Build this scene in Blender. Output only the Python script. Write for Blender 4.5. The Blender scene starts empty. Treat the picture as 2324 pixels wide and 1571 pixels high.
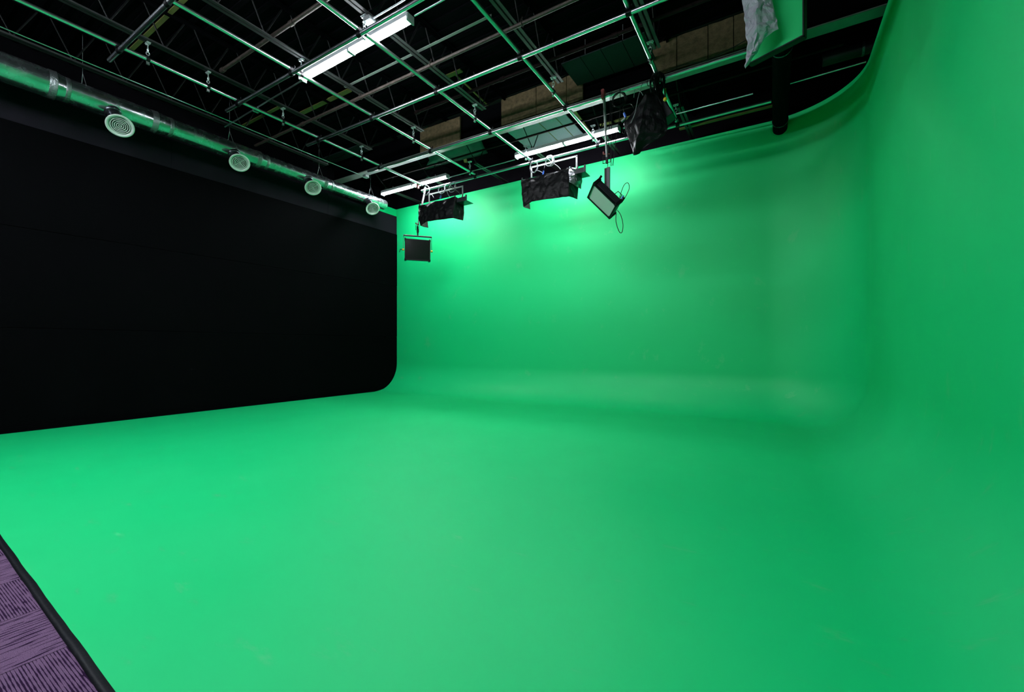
import bpy, math, random
from mathutils import Vector, Matrix, Euler, noise

scene = bpy.context.scene
C = scene.collection
random.seed(7)
R = math.radians

# ------------------------------------------------------------------ camera, world, exposure
cam = bpy.data.cameras.new('camera')
cam_ob = bpy.data.objects.new('camera', cam)
C.objects.link(cam_ob)
cam.sensor_width = 36.0
cam.lens = 36.0 * 969 / 2324
cam.clip_start = 0.05
cam_ob.location = (0, 0, 1.4)
cam_ob.rotation_euler = (R(90), 0, R(31.594))
scene.camera = cam_ob

world = bpy.data.worlds.new('world')
scene.world = world
world.use_nodes = True
world.node_tree.nodes['Background'].inputs[0].default_value = (0.8, 0.9, 1.0, 1)
world.node_tree.nodes['Background'].inputs[1].default_value = 0.0
scene.view_settings.view_transform = 'Standard'
scene.view_settings.look = 'None'
scene.view_settings.gamma = 1.0
scene.view_settings.use_curve_mapping = False
scene.view_settings.exposure = 0.06

TUBE = 185.0            # emission of the fluorescent tubes
TUBE_UNSEEN = 335.0     # stronger lamps added out of view behind the camera to light the floor
FLOOD = 46.0            # lit faces of the wrapped flood lights


# ------------------------------------------------------------------ materials
def mat(name, col, rough=0.5, metal=0.0, spec=0.5, var=0.0, vscale=6.0, bump=0.0, bscale=40.0,
        stretch=(1, 1, 1), emit=0.0, rvar=0.0):
    m = bpy.data.materials.new(name)
    m.use_nodes = True
    nt = m.node_tree
    b = nt.nodes['Principled BSDF']
    b.inputs['Base Color'].default_value = (*col, 1)
    b.inputs['Roughness'].default_value = rough
    b.inputs['Metallic'].default_value = metal
    b.inputs['Specular IOR Level'].default_value = spec
    if emit:
        b.inputs['Emission Color'].default_value = (*col, 1)
        b.inputs['Emission Strength'].default_value = emit
    if var or bump or rvar:
        tc = nt.nodes.new('ShaderNodeTexCoord')
        mp = nt.nodes.new('ShaderNodeMapping')
        mp.inputs['Scale'].default_value = stretch
        nt.links.new(tc.outputs['Object'], mp.inputs['Vector'])
    if var or rvar:
        n = nt.nodes.new('ShaderNodeTexNoise')
        n.inputs['Scale'].default_value = vscale
        n.inputs['Detail'].default_value = 5
        nt.links.new(mp.outputs[0], n.inputs['Vector'])
    if var:
        mr = nt.nodes.new('ShaderNodeMapRange')
        mr.inputs[1].default_value = 0.25
        mr.inputs[2].default_value = 0.75
        mr.inputs[3].default_value = 1 - var
        mr.inputs[4].default_value = 1 + var
        nt.links.new(n.outputs['Fac'], mr.inputs[0])
        mx = nt.nodes.new('ShaderNodeVectorMath')
        mx.operation = 'SCALE'
        mx.inputs[0].default_value = col
        nt.links.new(mr.outputs[0], mx.inputs['Scale'])
        nt.links.new(mx.outputs[0], b.inputs['Base Color'])
    if rvar:
        mr = nt.nodes.new('ShaderNodeMapRange')
        mr.inputs[1].default_value = 0.3
        mr.inputs[2].default_value = 0.7
        mr.inputs[3].default_value = rough - rvar
        mr.inputs[4].default_value = rough + rvar
        nt.links.new(n.outputs['Fac'], mr.inputs[0])
        nt.links.new(mr.outputs[0], b.inputs['Roughness'])
    if bump:
        n2 = nt.nodes.new('ShaderNodeTexNoise')
        n2.inputs['Scale'].default_value = bscale
        n2.inputs['Detail'].default_value = 4
        nt.links.new(mp.outputs[0], n2.inputs['Vector'])
        bp = nt.nodes.new('ShaderNodeBump')
        bp.inputs['Strength'].default_value = bump
        bp.inputs['Distance'].default_value = 0.01
        nt.links.new(n2.outputs['Fac'], bp.inputs['Height'])
        nt.links.new(bp.outputs[0], b.inputs['Normal'])
    return m


GREEN = (0.0, 0.50, 0.155)
M = {
    'wall_paint': mat('chroma_green_wall_paint', GREEN, 0.55, spec=0.18, var=0.03, vscale=1.5, bump=0.04, bscale=60),
    'black_wall': mat('black_wall_fabric', (0.0007, 0.0007, 0.0012), 0.7, spec=0.03, bump=0.25, bscale=220),
    'black_band': mat('purple_black_wall_fabric', (0.0035, 0.0028, 0.0045), 0.8, spec=0.05, bump=0.3, bscale=160),
    'top_band': mat('purple_black_top_band', (0.0075, 0.006, 0.010), 0.8, spec=0.1, bump=0.3, bscale=160),
    'deck': mat('black_roof_deck', (0.0012, 0.0014, 0.002), 0.85, spec=0.03, bump=0.3, bscale=8, stretch=(1, 6, 1)),
    'steel_pipe': mat('galvanised_pipe', (0.62, 0.66, 0.70), 0.28, 1.0, var=0.08, vscale=9, stretch=(1, 1, 1)),
    'duct': mat('galvanised_duct_steel', (0.50, 0.54, 0.58), 0.25, 0.95, var=0.18, vscale=7, rvar=0.08, bump=0.04, bscale=5),
    'duct_tape': mat('crinkled_sealing_tape', (0.30, 0.33, 0.34), 0.4, 0.9, bump=1.0, bscale=45),
    'dark_metal': mat('dark_outlet_metal', (0.10, 0.11, 0.13), 0.28, 0.9, rvar=0.08),
    'vent_white': mat('white_vent_enamel', (0.62, 0.68, 0.64), 0.4),
    'vent_dark': mat('vent_dark_inside', (0.01, 0.02, 0.015), 0.8),
    'zinc': mat('zinc_hardware', (0.65, 0.70, 0.72), 0.3, 0.8),
    'joist': mat('grey_painted_joist', (0.022, 0.024, 0.024), 0.5, 0.15, var=0.2, vscale=20),
    'joist_dark': mat('dark_joist_paint', (0.004, 0.0045, 0.005), 0.5, 0.0, spec=0.2),
    'girder': mat('painted_girder_steel', (0.15, 0.17, 0.16), 0.5, 0.1, var=0.08, vscale=10),
    'rust': mat('rusty_iron_pipe', (0.03, 0.020, 0.016), 0.6, 0.2, var=0.6, vscale=25, bump=0.4, bscale=60),
    'redpipe': mat('dull_red_pipe_paint', (0.010, 0.0045, 0.005), 0.8, 0.0, spec=0.1, var=0.4, vscale=15),
    'black': mat('black_plastic', (0.003, 0.003, 0.004), 0.45, spec=0.2),
    'cloth': mat('black_wrap_cloth', (0.0025, 0.0024, 0.0032), 0.5, spec=0.16, bump=0.2, bscale=30),
    'foil': mat('crumpled_grey_foil', (0.30, 0.285, 0.34), 0.5, 0.05, var=0.12, vscale=8, bump=0.4, bscale=14),
    'silver_foil': mat('shiny_silver_foil', (0.16, 0.165, 0.18), 0.35, 0.6, bump=0.6, bscale=30),
    'body': mat('dark_grey_light_body', (0.018, 0.018, 0.023), 0.4, 0.2),
    'diffuser': mat('milky_diffuser', (0.42, 0.50, 0.46), 0.35, spec=0.5),
    'dark_diffuser': mat('unlit_dark_diffuser', (0.003, 0.005, 0.004), 0.18, spec=0.45),
    'board_face': mat('green_board_paint', (0.01, 0.42, 0.13), 0.5, spec=0.15),  # the board's own green paint
    'yellow': mat('yellow_plastic', (0.65, 0.42, 0.02), 0.4),
    'yellow_strip': mat('yellow_insulation', (0.12, 0.11, 0.025), 0.8, var=0.2),
    'blue': mat('blue_connector', (0.03, 0.12, 0.6), 0.35),
    'red': mat('red_clamp_paint', (0.22, 0.03, 0.03), 0.5),
    'white_pole': mat('pale_grey_pole', (0.26, 0.27, 0.27), 0.4, 0.3),
    'white_cable': mat('pale_cable', (0.25, 0.25, 0.27), 0.5),
    'fixture': mat('white_fixture_enamel', (0.30, 0.32, 0.33), 0.4),
    'tube': mat('lit_fluorescent_tube', (0.92, 0.95, 1.0), 0.4, emit=TUBE),
    'tube_added': mat('added_fluorescent_tube', (0.88, 0.95, 1.0), 0.4, emit=TUBE_UNSEEN),
    'flood_face': mat('lit_flood_face', (1.0, 0.90, 0.86), 0.4, emit=FLOOD),
    'batt': mat('brown_fibre_board', (0.11, 0.08, 0.045), 0.95, spec=0.1, var=0.35, vscale=14, bump=0.6, bscale=40),
    'blanket': mat('grey_insulation_facing', (0.26, 0.29, 0.35), 0.85, spec=0.2, var=0.1, vscale=60, bump=0.2, bscale=120),
    'teal_blanket': mat('dark_teal_felt', (0.010, 0.018, 0.019), 0.9, spec=0.2, var=0.15, vscale=60, bump=0.3, bscale=120),
    'sheet': mat('dark_plastic_sheet', (0.025, 0.03, 0.033), 0.5, spec=0.3, bump=0.3, bscale=8),
    'tape': mat('black_floor_tape', (0.002, 0.0025, 0.005), 0.5, spec=0.2, var=0.3, vscale=20, bump=0.2, bscale=30),
}


def floor_material():
    """glossy green studio paint with a few pale scuffs and patchy gloss"""
    m = bpy.data.materials.new('chroma_green_floor_paint')
    m.use_nodes = True
    nt = m.node_tree
    N, L = nt.nodes, nt.links
    b = N['Principled BSDF']
    b.inputs['Specular IOR Level'].default_value = 0.30
    tc = N.new('ShaderNodeTexCoord')
    n1 = N.new('ShaderNodeTexNoise')
    n1.inputs['Scale'].default_value = 0.9
    n1.inputs['Detail'].default_value = 4
    L.new(tc.outputs['Object'], n1.inputs['Vector'])
    mp = N.new('ShaderNodeMapping')
    mp.inputs['Rotation'].default_value = (0, 0, 0.5)
    mp.inputs['Scale'].default_value = (1.2, 3.4, 1)
    L.new(tc.outputs['Object'], mp.inputs['Vector'])
    n2 = N.new('ShaderNodeTexNoise')
    n2.inputs['Scale'].default_value = 2.2
    n2.inputs['Detail'].default_value = 9
    n2.inputs['Roughness'].default_value = 0.7
    L.new(mp.outputs[0], n2.inputs['Vector'])
    r2 = N.new('ShaderNodeValToRGB')
    r2.color_ramp.elements[0].position = 0.60
    r2.color_ramp.elements[0].color = (0, 0, 0, 1)
    r2.color_ramp.elements[1].position = 0.84
    r2.color_ramp.elements[1].color = (1, 1, 1, 1)
    L.new(n2.outputs['Fac'], r2.inputs[0])
    mx = N.new('ShaderNodeMix')
    mx.data_type = 'RGBA'
    mx.inputs[6].default_value = (*GREEN, 1)
    mx.inputs[7].default_value = (0.17, 0.48, 0.24, 1)
    L.new(r2.outputs[0], mx.inputs[0])
    mx2 = N.new('ShaderNodeMix')
    mx2.data_type = 'RGBA'
    mx2.inputs[7].default_value = (0.004, 0.50, 0.165, 1)
    L.new(n1.outputs['Fac'], mx2.inputs[0])
    L.new(mx.outputs[2], mx2.inputs[6])
    L.new(mx2.outputs[2], b.inputs['Base Color'])
    mr = N.new('ShaderNodeMapRange')
    mr.inputs[3].default_value = 0.46
    mr.inputs[4].default_value = 0.62
    L.new(n1.outputs['Fac'], mr.inputs[0])
    L.new(mr.outputs[0], b.inputs['Roughness'])
    return m


def carpet_material():
    """purple carpet tiles, 0.53 m; every other tile has its dashes turned"""
    m = bpy.data.materials.new('purple_carpet_tiles')
    m.use_nodes = True
    nt = m.node_tree
    N, L = nt.nodes, nt.links
    b = N['Principled BSDF']
    b.inputs['Roughness'].default_value = 0.95
    b.inputs['Specular IOR Level'].default_value = 0.1
    tc = N.new('ShaderNodeTexCoord')
    sep = N.new('ShaderNodeSeparateXYZ')
    L.new(tc.outputs['Object'], sep.inputs[0])

    def math_(op, a, bb=None):
        n = N.new('ShaderNodeMath')
        n.operation = op
        for i, v in enumerate((a, bb)):
            if v is None:
                continue
            if isinstance(v, (int, float)):
                n.inputs[i].default_value = v
            else:
                L.new(v, n.inputs[i])
        return n.outputs[0]
    tx = math_('DIVIDE', math_('ADD', sep.outputs[0], 3.87 + 0.53 * 40), 0.53)
    ty = math_('DIVIDE', math_('ADD', sep.outputs[1], 0.53 * 40 + 0.25), 0.53)
    par = math_('MODULO', math_('ADD', math_('FLOOR', tx), math_('FLOOR', ty)), 2.0)

    def dashes(scl):
        mp = N.new('ShaderNodeMapping')
        mp.inputs['Scale'].default_value = scl
        L.new(tc.outputs['Object'], mp.inputs['Vector'])
        n = N.new('ShaderNodeTexNoise')
        n.inputs['Scale'].default_value = 1.0
        n.inputs['Detail'].default_value = 2
        L.new(mp.outputs[0], n.inputs['Vector'])
        return n.outputs['Fac']
    # regular cord lines broken by noise
    cords = math_('ABSOLUTE', math_('SINE', math_('MULTIPLY', sep.outputs[1], 290.0)))
    n_cord = math_('ADD', math_('MULTIPLY', cords, 0.45), dashes((11, 30, 1)))
    n_lin = dashes((85, 5, 1))
    a1 = math_('GREATER_THAN', n_cord, 0.74)
    a2 = math_('LESS_THAN', n_lin, 0.56)
    mixf = N.new('ShaderNodeMix')
    mixf.data_type = 'FLOAT'
    L.new(par, mixf.inputs[0])
    L.new(a2, mixf.inputs[2])
    L.new(a1, mixf.inputs[3])
    grain = N.new('ShaderNodeTexNoise')
    grain.inputs['Scale'].default_value = 260
    L.new(tc.outputs['Object'], grain.inputs['Vector'])
    col = N.new('ShaderNodeMix')
    col.data_type = 'RGBA'
    col.inputs[6].default_value = (0.016, 0.004, 0.024, 1)
    col.inputs[7].default_value = (0.125, 0.070, 0.135, 1)
    L.new(mixf.outputs[0], col.inputs[0])
    g = N.new('ShaderNodeMapRange')
    g.inputs[1].default_value = 0.3
    g.inputs[2].default_value = 0.7
    g.inputs[3].default_value = 0.6
    g.inputs[4].default_value = 1.35
    L.new(grain.outputs['Fac'], g.inputs[0])
    sc = N.new('ShaderNodeVectorMath')
    sc.operation = 'SCALE'
    L.new(col.outputs[2], sc.inputs[0])
    L.new(g.outputs[0], sc.inputs['Scale'])
    fx = math_('FRACT', tx)
    seam = math_('GREATER_THAN', fx, 0.012)
    sc2 = N.new('ShaderNodeVectorMath')
    sc2.operation = 'SCALE'
    L.new(sc.outputs[0], sc2.inputs[0])
    L.new(math_('MAXIMUM', seam, 0.35), sc2.inputs['Scale'])
    L.new(sc2.outputs[0], b.inputs['Base Color'])
    bp = N.new('ShaderNodeBump')
    bp.inputs['Strength'].default_value = 0.5
    bp.inputs['Distance'].default_value = 0.004
    L.new(grain.outputs['Fac'], bp.inputs['Height'])
    L.new(bp.outputs[0], b.inputs['Normal'])
    return m


M['floor'] = floor_material()
M['carpet'] = carpet_material()


# ------------------------------------------------------------------ mesh building helpers
class MB:
    def __init__(s):
        s.v, s.f, s.sm = [], [], []

    def add(s, vs, fs, smooth=False):
        o = len(s.v)
        s.v += [tuple(v) for v in vs]
        s.f += [tuple(i + o for i in f) for f in fs]
        s.sm += [smooth] * len(fs)
        return s

    def box(s, c, size, rot=None):
        x, y, z = size[0] / 2, size[1] / 2, size[2] / 2
        vs = [Vector((a, b, d)) for a in (-x, x) for b in (-y, y) for d in (-z, z)]
        if rot is not None:
            m = Euler(rot).to_matrix()
            vs = [m @ v for v in vs]
        vs = [v + Vector(c) for v in vs]
        return s.add(vs, [(0, 1, 3, 2), (4, 6, 7, 5), (0, 4, 5, 1), (2, 3, 7, 6), (0, 2, 6, 4), (1, 5, 7, 3)])

    def bevbox(s, c, size, b=0.01, rot=None):
        """box with chamfered vertical (local z) edges and rims"""
        x, y, z = size[0] / 2, size[1] / 2, size[2] / 2
        def ring(ix, zz):
            xx, yy = x - ix, y - ix
            return [Vector(p) for p in ((-xx + b, -yy, zz), (xx - b, -yy, zz), (xx, -yy + b, zz), (xx, yy - b, zz),
                                        (xx - b, yy, zz), (-xx + b, yy, zz), (-xx, yy - b, zz), (-xx, -yy + b, zz))]
        vs = ring(b * .6, -z) + ring(0, -z + b * .6) + ring(0, z - b * .6) + ring(b * .6, z)
        if rot is not None:
            m = Euler(rot).to_matrix()
            vs = [m @ v for v in vs]
        vs = [v + Vector(c) for v in vs]
        fs = [tuple(reversed(range(8))), tuple(range(24, 32))]
        for k in range(3):
            for i in range(8):
                j = (i + 1) % 8
                fs.append((k * 8 + i, k * 8 + j, k * 8 + 8 + j, k * 8 + 8 + i))
        return s.add(vs, fs)

    def tube(s, p0, p1, r0, r1=None, seg=16, caps=True, smooth=True):
        if r1 is None:
            r1 = r0
        p0, p1 = Vector(p0), Vector(p1)
        d = (p1 - p0).normalized()
        a = d.orthogonal().normalized()
        b = d.cross(a)
        vs = []
        for p, r in ((p0, r0), (p1, r1)):
            for i in range(seg):
                t = 2 * math.pi * i / seg
                vs.append(p + (a * math.cos(t) + b * math.sin(t)) * r)
        fs = [(i, (i + 1) % seg, seg + (i + 1) % seg, seg + i) for i in range(seg)]
        s.add(vs, fs, smooth)
        if caps:
            s.add(vs[:seg], [tuple(reversed(range(seg)))])
            s.add(vs[seg:], [tuple(range(seg))])
        return s

    def path(s, pts, r, seg=8, closed=False):
        pts = [Vector(p) for p in pts]
        n = len(pts)
        up = None
        vs = []
        for i, p in enumerate(pts):
            q0 = pts[(i - 1) % n] if closed or i else p
            q1 = pts[(i + 1) % n] if closed or i < n - 1 else p
            d = (q1 - q0).normalized()
            if up is None:
                up = d.orthogonal().normalized()
            else:
                up = (up - d * up.dot(d))
                up = up.normalized() if up.length > 1e-6 else d.orthogonal().normalized()
            b = d.cross(up)
            for k in range(seg):
                t = 2 * math.pi * k / seg
                vs.append(p + (up * math.cos(t) + b * math.sin(t)) * r)
        fs = []
        for i in range(n if closed else n - 1):
            j = (i + 1) % n
            for k in range(seg):
                l = (k + 1) % seg
                fs.append((i * seg + k, i * seg + l, j * seg + l, j * seg + k))
        if not closed:
            fs.append(tuple(reversed(range(seg))))
            fs.append(tuple(range((n - 1) * seg, n * seg)))
        return s.add(vs, fs, True)

    def lathe(s, c, axis, prof, seg=32, smooth=True):
        """prof: list of (radius, height along axis)"""
        d = Vector(axis).normalized()
        a = d.orthogonal().normalized()
        b = d.cross(a)
        c = Vector(c)
        vs = []
        for r, h in prof:
            for i in range(seg):
                t = 2 * math.pi * i / seg
                vs.append(c + d * h + (a * math.cos(t) + b * math.sin(t)) * r)
        fs = []
        for k in range(len(prof) - 1):
            for i in range(seg):
                j = (i + 1) % seg
                fs.append((k * seg + i, k * seg + j, (k + 1) * seg + j, (k + 1) * seg + i))
        return s.add(vs, fs, smooth)

    def build(s, name, m, parent=None, world_space=True, bevel=0):
        me = bpy.data.meshes.new(name)
        me.from_pydata(s.v, [], s.f)
        me.polygons.foreach_set('use_smooth', s.sm)
        me.update()
        me.materials.append(M[m] if isinstance(m, str) else m)
        o = bpy.data.objects.new(name, me)
        C.objects.link(o)
        if parent is not None:
            o.parent = parent
        if bevel:
            bv = o.modifiers.new('bevel', 'BEVEL')
            bv.width = bevel
            bv.segments = 2
        return o


def tag(o, label=None, cat=None, group=None, kind=None):
    if label:
        o['label'] = label
    if cat:
        o['category'] = cat
    if group:
        o['group'] = group
    if kind:
        o['kind'] = kind
    return o


def thing(name, loc, label, cat, group=None, rot=(0, 0, 0)):
    o = bpy.data.objects.new(name, None)
    o.empty_display_size = 0.1
    C.objects.link(o)
    o.location = loc
    o.rotation_euler = rot
    return tag(o, label, cat, group)


def copy_tree(o, parent=None):
    c = o.copy()
    C.objects.link(c)
    c.parent = parent
    for ch in list(o.children):
        copy_tree(ch, c)
    return c


def struct(o):
    o['kind'] = 'structure'
    return o


# ------------------------------------------------------------------ the setting
XL, XR, YB, TOP = -10.5, 1.25, 9.9, 5.86
RC, RP = 0.85, 1.4            # cove radius, plan radius of the corner
DECK = 6.65
def floor_edge(x):             # near edge of the green floor, slightly out of square
    return 0.672 - 0.0296 * (x + 4.9)


Y0 = floor_edge(XR)

# plan path of the wall line with inward normals
plan = []
for i in range(25):
    x = -11.0 + (XR - RP + 11.0) * i / 24
    plan.append(((x, YB), (0, -1)))
for i in range(1, 33):
    t = math.pi / 2 * (1 - i / 32)
    plan.append(((XR - RP + RP * math.cos(t), YB - RP + RP * math.sin(t)), (-math.cos(t), -math.sin(t))))
NB = len(plan)
for i in range(1, 21):
    plan.append(((XR, YB - RP - (YB - RP - Y0) * i / 20), (-1, 0)))


def cyc(path, name):
    prof = []
    for i in range(29):
        t = math.pi / 2 * i / 28
        prof.append((RC * (1 - math.sin(t)), RC * (1 - math.cos(t))))
    for z in (1.5, 2.5, 3.5, 4.5, TOP):
        prof.append((0, z))
    mb = MB()
    vs = []
    for (px, py), (nx, ny) in path:
        for d, z in prof:
            vs.append((px + nx * d, py + ny * d, z))
    n = len(prof)
    fs = [(i * n + k, i * n + k + 1, (i + 1) * n + k + 1, (i + 1) * n + k) for i in range(len(path) - 1) for k in range(n - 1)]
    mb.add(vs, fs, True)
    # top lip and back face
    vs = []
    for (px, py), (nx, ny) in path:
        vs += [(px, py, TOP), (px - nx * .1, py - ny * .1, TOP), (px - nx * .1, py - ny * .1, 0.0)]
    fs = []
    for i in range(len(path) - 1):
        a, b = i * 3, (i + 1) * 3
        fs += [(a, a + 1, b + 1, b), (a + 1, a + 2, b + 2, b + 1)]
    mb.add(vs, fs, False)
    return struct(mb.build(name, 'floor'))


cyc(plan[:NB], 'wall_back')
cyc(plan[NB - 1:], 'wall_right')

mb = MB()
inner = [(px + nx * RC, py + ny * RC) for (px, py), (nx, ny) in plan if px > XL - 0.3]
pts = [(-10.9, floor_edge(-10.9)), (-10.9, YB - RC)] + inner + [(XR - RC, floor_edge(XR - RC))]
mb.add([(x, y, 0) for x, y in pts], [tuple(reversed(range(len(pts))))])
struct(mb.build('floor', 'floor'))

# carpet in front of the studio floor, at the same level, and the dark slab below it all
mb = MB()
mb.add([(-10.5, -4.4, 0), (1.9, -4.4, 0), (1.9, floor_edge(1.9), 0), (-10.5, floor_edge(-10.5), 0),
        (-10.5, -4.4, -.03), (1.9, -4.4, -.03), (1.9, floor_edge(1.9), -.03), (-10.5, floor_edge(-10.5), -.03)],
       [(0, 1, 2, 3), (7, 6, 5, 4), (0, 4, 5, 1), (1, 5, 6, 2), (2, 6, 7, 3), (3, 7, 4, 0)])
tag(mb.build('carpet', 'carpet'), 'purple carpet tiles with broken dark dashes beside the green floor', 'carpet')

mb = MB()
ns = 90
vs = []
for i in range(ns + 1):
    x = -10.5 + 11.75 * i / ns
    base = floor_edge(x)
    w = 0.004 * noise.noise((x * 3.1, 0, 0)) + 0.002 * noise.noise((x * 9, 3, 0))
    vs += [(x, base - 0.002 + w * .5, 0.0), (x, base - 0.002 + w * .5, 0.004), (x, base + 0.036 + w, 0.005), (x, base + 0.036 + w, 0.0)]
fs = []
for i in range(ns):
    for k in range(3):
        fs.append((i * 4 + k, i * 4 + k + 1, (i + 1) * 4 + k + 1, (i + 1) * 4 + k))
mb.add(vs, fs, True)
tag(mb.build('floor_tape', 'tape'), 'black tape strip along the carpet edge of the green floor', 'tape')

# black left wall: horizontal fabric courses, lower far corner cut round along the cove
def left_course(mb, z0, z1, x, yend=YB, y0=-3.5):
    pts = [(y0, z0)]
    def edge(z):
        if z >= RC:
            return yend
        return YB - RC + math.sqrt(max(0, RC * RC - (RC - z) ** 2))
    zs = [z0 + (min(z1, RC) - z0) * i / 16 for i in range(17)] if z0 < RC else [z0]
    for z in zs:
        pts.append((edge(z), z))
    pts += [(yend if z1 >= RC else edge(z1), z1), (y0, z1)]
    n = len(pts)
    vs = [(x, y, z) for y, z in pts] + [(x - 0.08, y, z) for y, z in pts]
    fs = [tuple(reversed(range(n))), tuple(range(n, 2 * n))]
    for i in range(n):
        j = (i + 1) % n
        fs.append((i, j, n + j, n + i))
    mb.add(vs, fs)


mb = MB()
left_course(mb, 0.0, 1.697, XL)
left_course(mb, 1.703, 3.34, XL + 0.004)
left_course(mb, 3.346, 5.03, XL + 0.009, yend=YB + 0.02)
struct(mb.build('wall_left', 'black_wall'))
mb = MB()
for a, b in ((-3.5, 0.2), (0.205, 3.78), (3.785, 7.37), (7.375, YB - 0.01)):
    mb.box((XL - 0.04, (a + b) / 2, 5.328), (0.085, b - a, 0.584))
struct(mb.build('trim_1', 'top_band'))
mb = MB()
mb.box((XL + 0.012, 2.75, 0.045), (0.03, 12.5, 0.09))
mb.box((XL + 0.035, 2.75, 0.012), (0.05, 12.4, 0.024))
struct(mb.build('baseboard_left', 'black_wall'))
mb = MB()
mb.box((XL - 0.06, 9.35, 5.74), (0.05, 1.1, 0.24))
struct(mb.build('trim_2', 'wall_paint'))
# dark shell of the hall behind and above the studio walls
mb = MB()
mb.box((XL - 0.7, 3.5, 3.3), (0.1, 16, 6.7))
struct(mb.build('wall_left_shell', 'black_band'))
mb = MB()
mb.box((-4.5, 10.35, 3.3), (14, 0.1, 6.7))
struct(mb.build('wall_back_shell', 'black_band'))
mb = MB()
mb.box((XR + 1.0, 3.5, 3.3), (0.1, 16, 6.7))
struct(mb.build('wall_right_shell', 'black_wall'))
mb = MB()
mb.box((-4.5, -4.5, 3.3), (14, 0.1, 6.7))
struct(mb.build('wall_front', 'black_wall'))
mb = MB()
mb.box((-4.5, 3.0, DECK + 0.05), (14, 15, 0.1))
for i in range(64):                                   # ribs of the steel roof deck
    mb.box((-4.5, -4.2 + i * 0.23, DECK - 0.012), (14, 0.07, 0.024))
struct(mb.build('ceiling', 'deck'))

# ------------------------------------------------------------------ roof steel: girder and joists
g = thing('roof_girder', (-4.65, 7.66, 6.0), 'long pale steel girder crossing the roof below the brown fibre boards', 'girder')
mb = MB(); mb.box((0, 0, 0.01), (11.9, 0.23, 0.02)); mb.build('bottom_flange', 'girder', g)
mb = MB(); mb.box((0, 0, 0.32), (11.9, 0.016, 0.6)); mb.build('web_plate', 'deck', g)
mb = MB(); mb.box((0, 0, 0.635), (11.9, 0.23, 0.02)); mb.build('top_flange', 'joist', g)

JX = [-9.70, -8.06, -6.43, -4.82, -3.18, -1.55, 0.08]
JN = ['above the round air duct', 'over the pipe nearest the duct', 'over the second pipe from the duct',
      'over the third pipe from the duct', 'over the fourth pipe from the duct', 'over the pipe beside the cable bundle',
      'above the hanging grey foil']


def chord_mesh(y0, y1, z, w=0.05, sign=1):
    mb = MB()
    for sx in (-1, 1):
        mb.box((sx * 0.034, (y0 + y1) / 2, z + 0.003), (0.048, y1 - y0, 0.006))
        mb.box((sx * 0.0125, (y0 + y1) / 2, z + sign * 0.024), (0.006, y1 - y0, 0.048))
    return mb


def make_joist(y0, y1, nodes, label, far):
    t = thing('roof_joist', (JX[0], y0, 6.0), label, 'roof joist', 'roof joists beyond the girder' if far else 'roof joists before the girder')
    chord_mesh(0, y1 - y0, 0).build('bottom_chord', 'joist', t)
    ty0, ty1 = (0, 7.6 - y0) if not far else (7.75 - y0, 10.3 - y0)
    chord_mesh(ty0, ty1, 0.6, sign=-1).build('top_chord', 'deck', t)
    for a, b in nodes:
        r = MB()
        r.tube((0, a - y0, 0.02), (0, b - y0, 0.59), 0.011, seg=8)
        r.build('web_rod', 'joist_dark', t)
    return t


nodes = []
y = 6.72
while y > -0.6:
    nodes += [(y, y + 0.27), (y, y - 0.27)]
    y -= 0.65
nodes += [(6.74, 7.45)]
near_j = make_joist(-1.0, 6.8, nodes, 'open web roof joist before the girder, ' + JN[0], False)
far_j = make_joist(8.7, 10.28, [(8.75, 7.95), (8.78, 9.1)], 'short roof joist end beyond the girder, ' + JN[0], True)
for i, x in enumerate(JX):
    a = near_j if i == 0 else copy_tree(near_j)
    b = far_j if i == 0 else copy_tree(far_j)
    a.location.x = x
    b.location.x = x
    a['label'] = 'open web roof joist before the girder, ' + JN[i]
    b['label'] = 'short roof joist end beyond the girder, ' + JN[i]

# ------------------------------------------------------------------ pipe grid
PX = [-8.09, -6.46, -4.86, -3.22, -1.60]
PY1 = [8.55, 8.82, 8.82, 8.82, 8.82, 8.82]
PN = ['nearest the air duct', 'second from the air duct', 'third from the air duct', 'fourth from the air duct',
      'passing the hanging cable bundle', 'hidden behind the green board']
QY = [2.29, 3.90, 5.47, 7.08, 8.74]
QN = ['topmost at the left of the picture', 'just before the brightest lamp', 'between the brightest lamp and the girder',
      'running right in front of the girder', 'farthest, just before the green wall']
PZ, QZ, PR = 5.745, 5.685, 0.029
for x, y1, n in zip(PX, PY1, PN):
    mb = MB()
    mb.tube((x, -1.0, PZ), (x, y1, PZ), PR, seg=20)
    tag(mb.build('grid_pipe', 'steel_pipe'), 'galvanised grid pipe running away from the camera, ' + n, 'pipe', 'lengthwise grid pipes')
for i, (y, n) in enumerate(zip(QY, QN)):
    mb = MB()
    mb.tube((-8.5 if i < 4 else -8.3, y, QZ), (0.85 if i < 3 else -0.05, y, QZ), PR, seg=20)
    tag(mb.build('grid_pipe', 'steel_pipe'), 'galvanised grid pipe running across the studio, ' + n, 'pipe', 'crosswise grid pipes')

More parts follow.
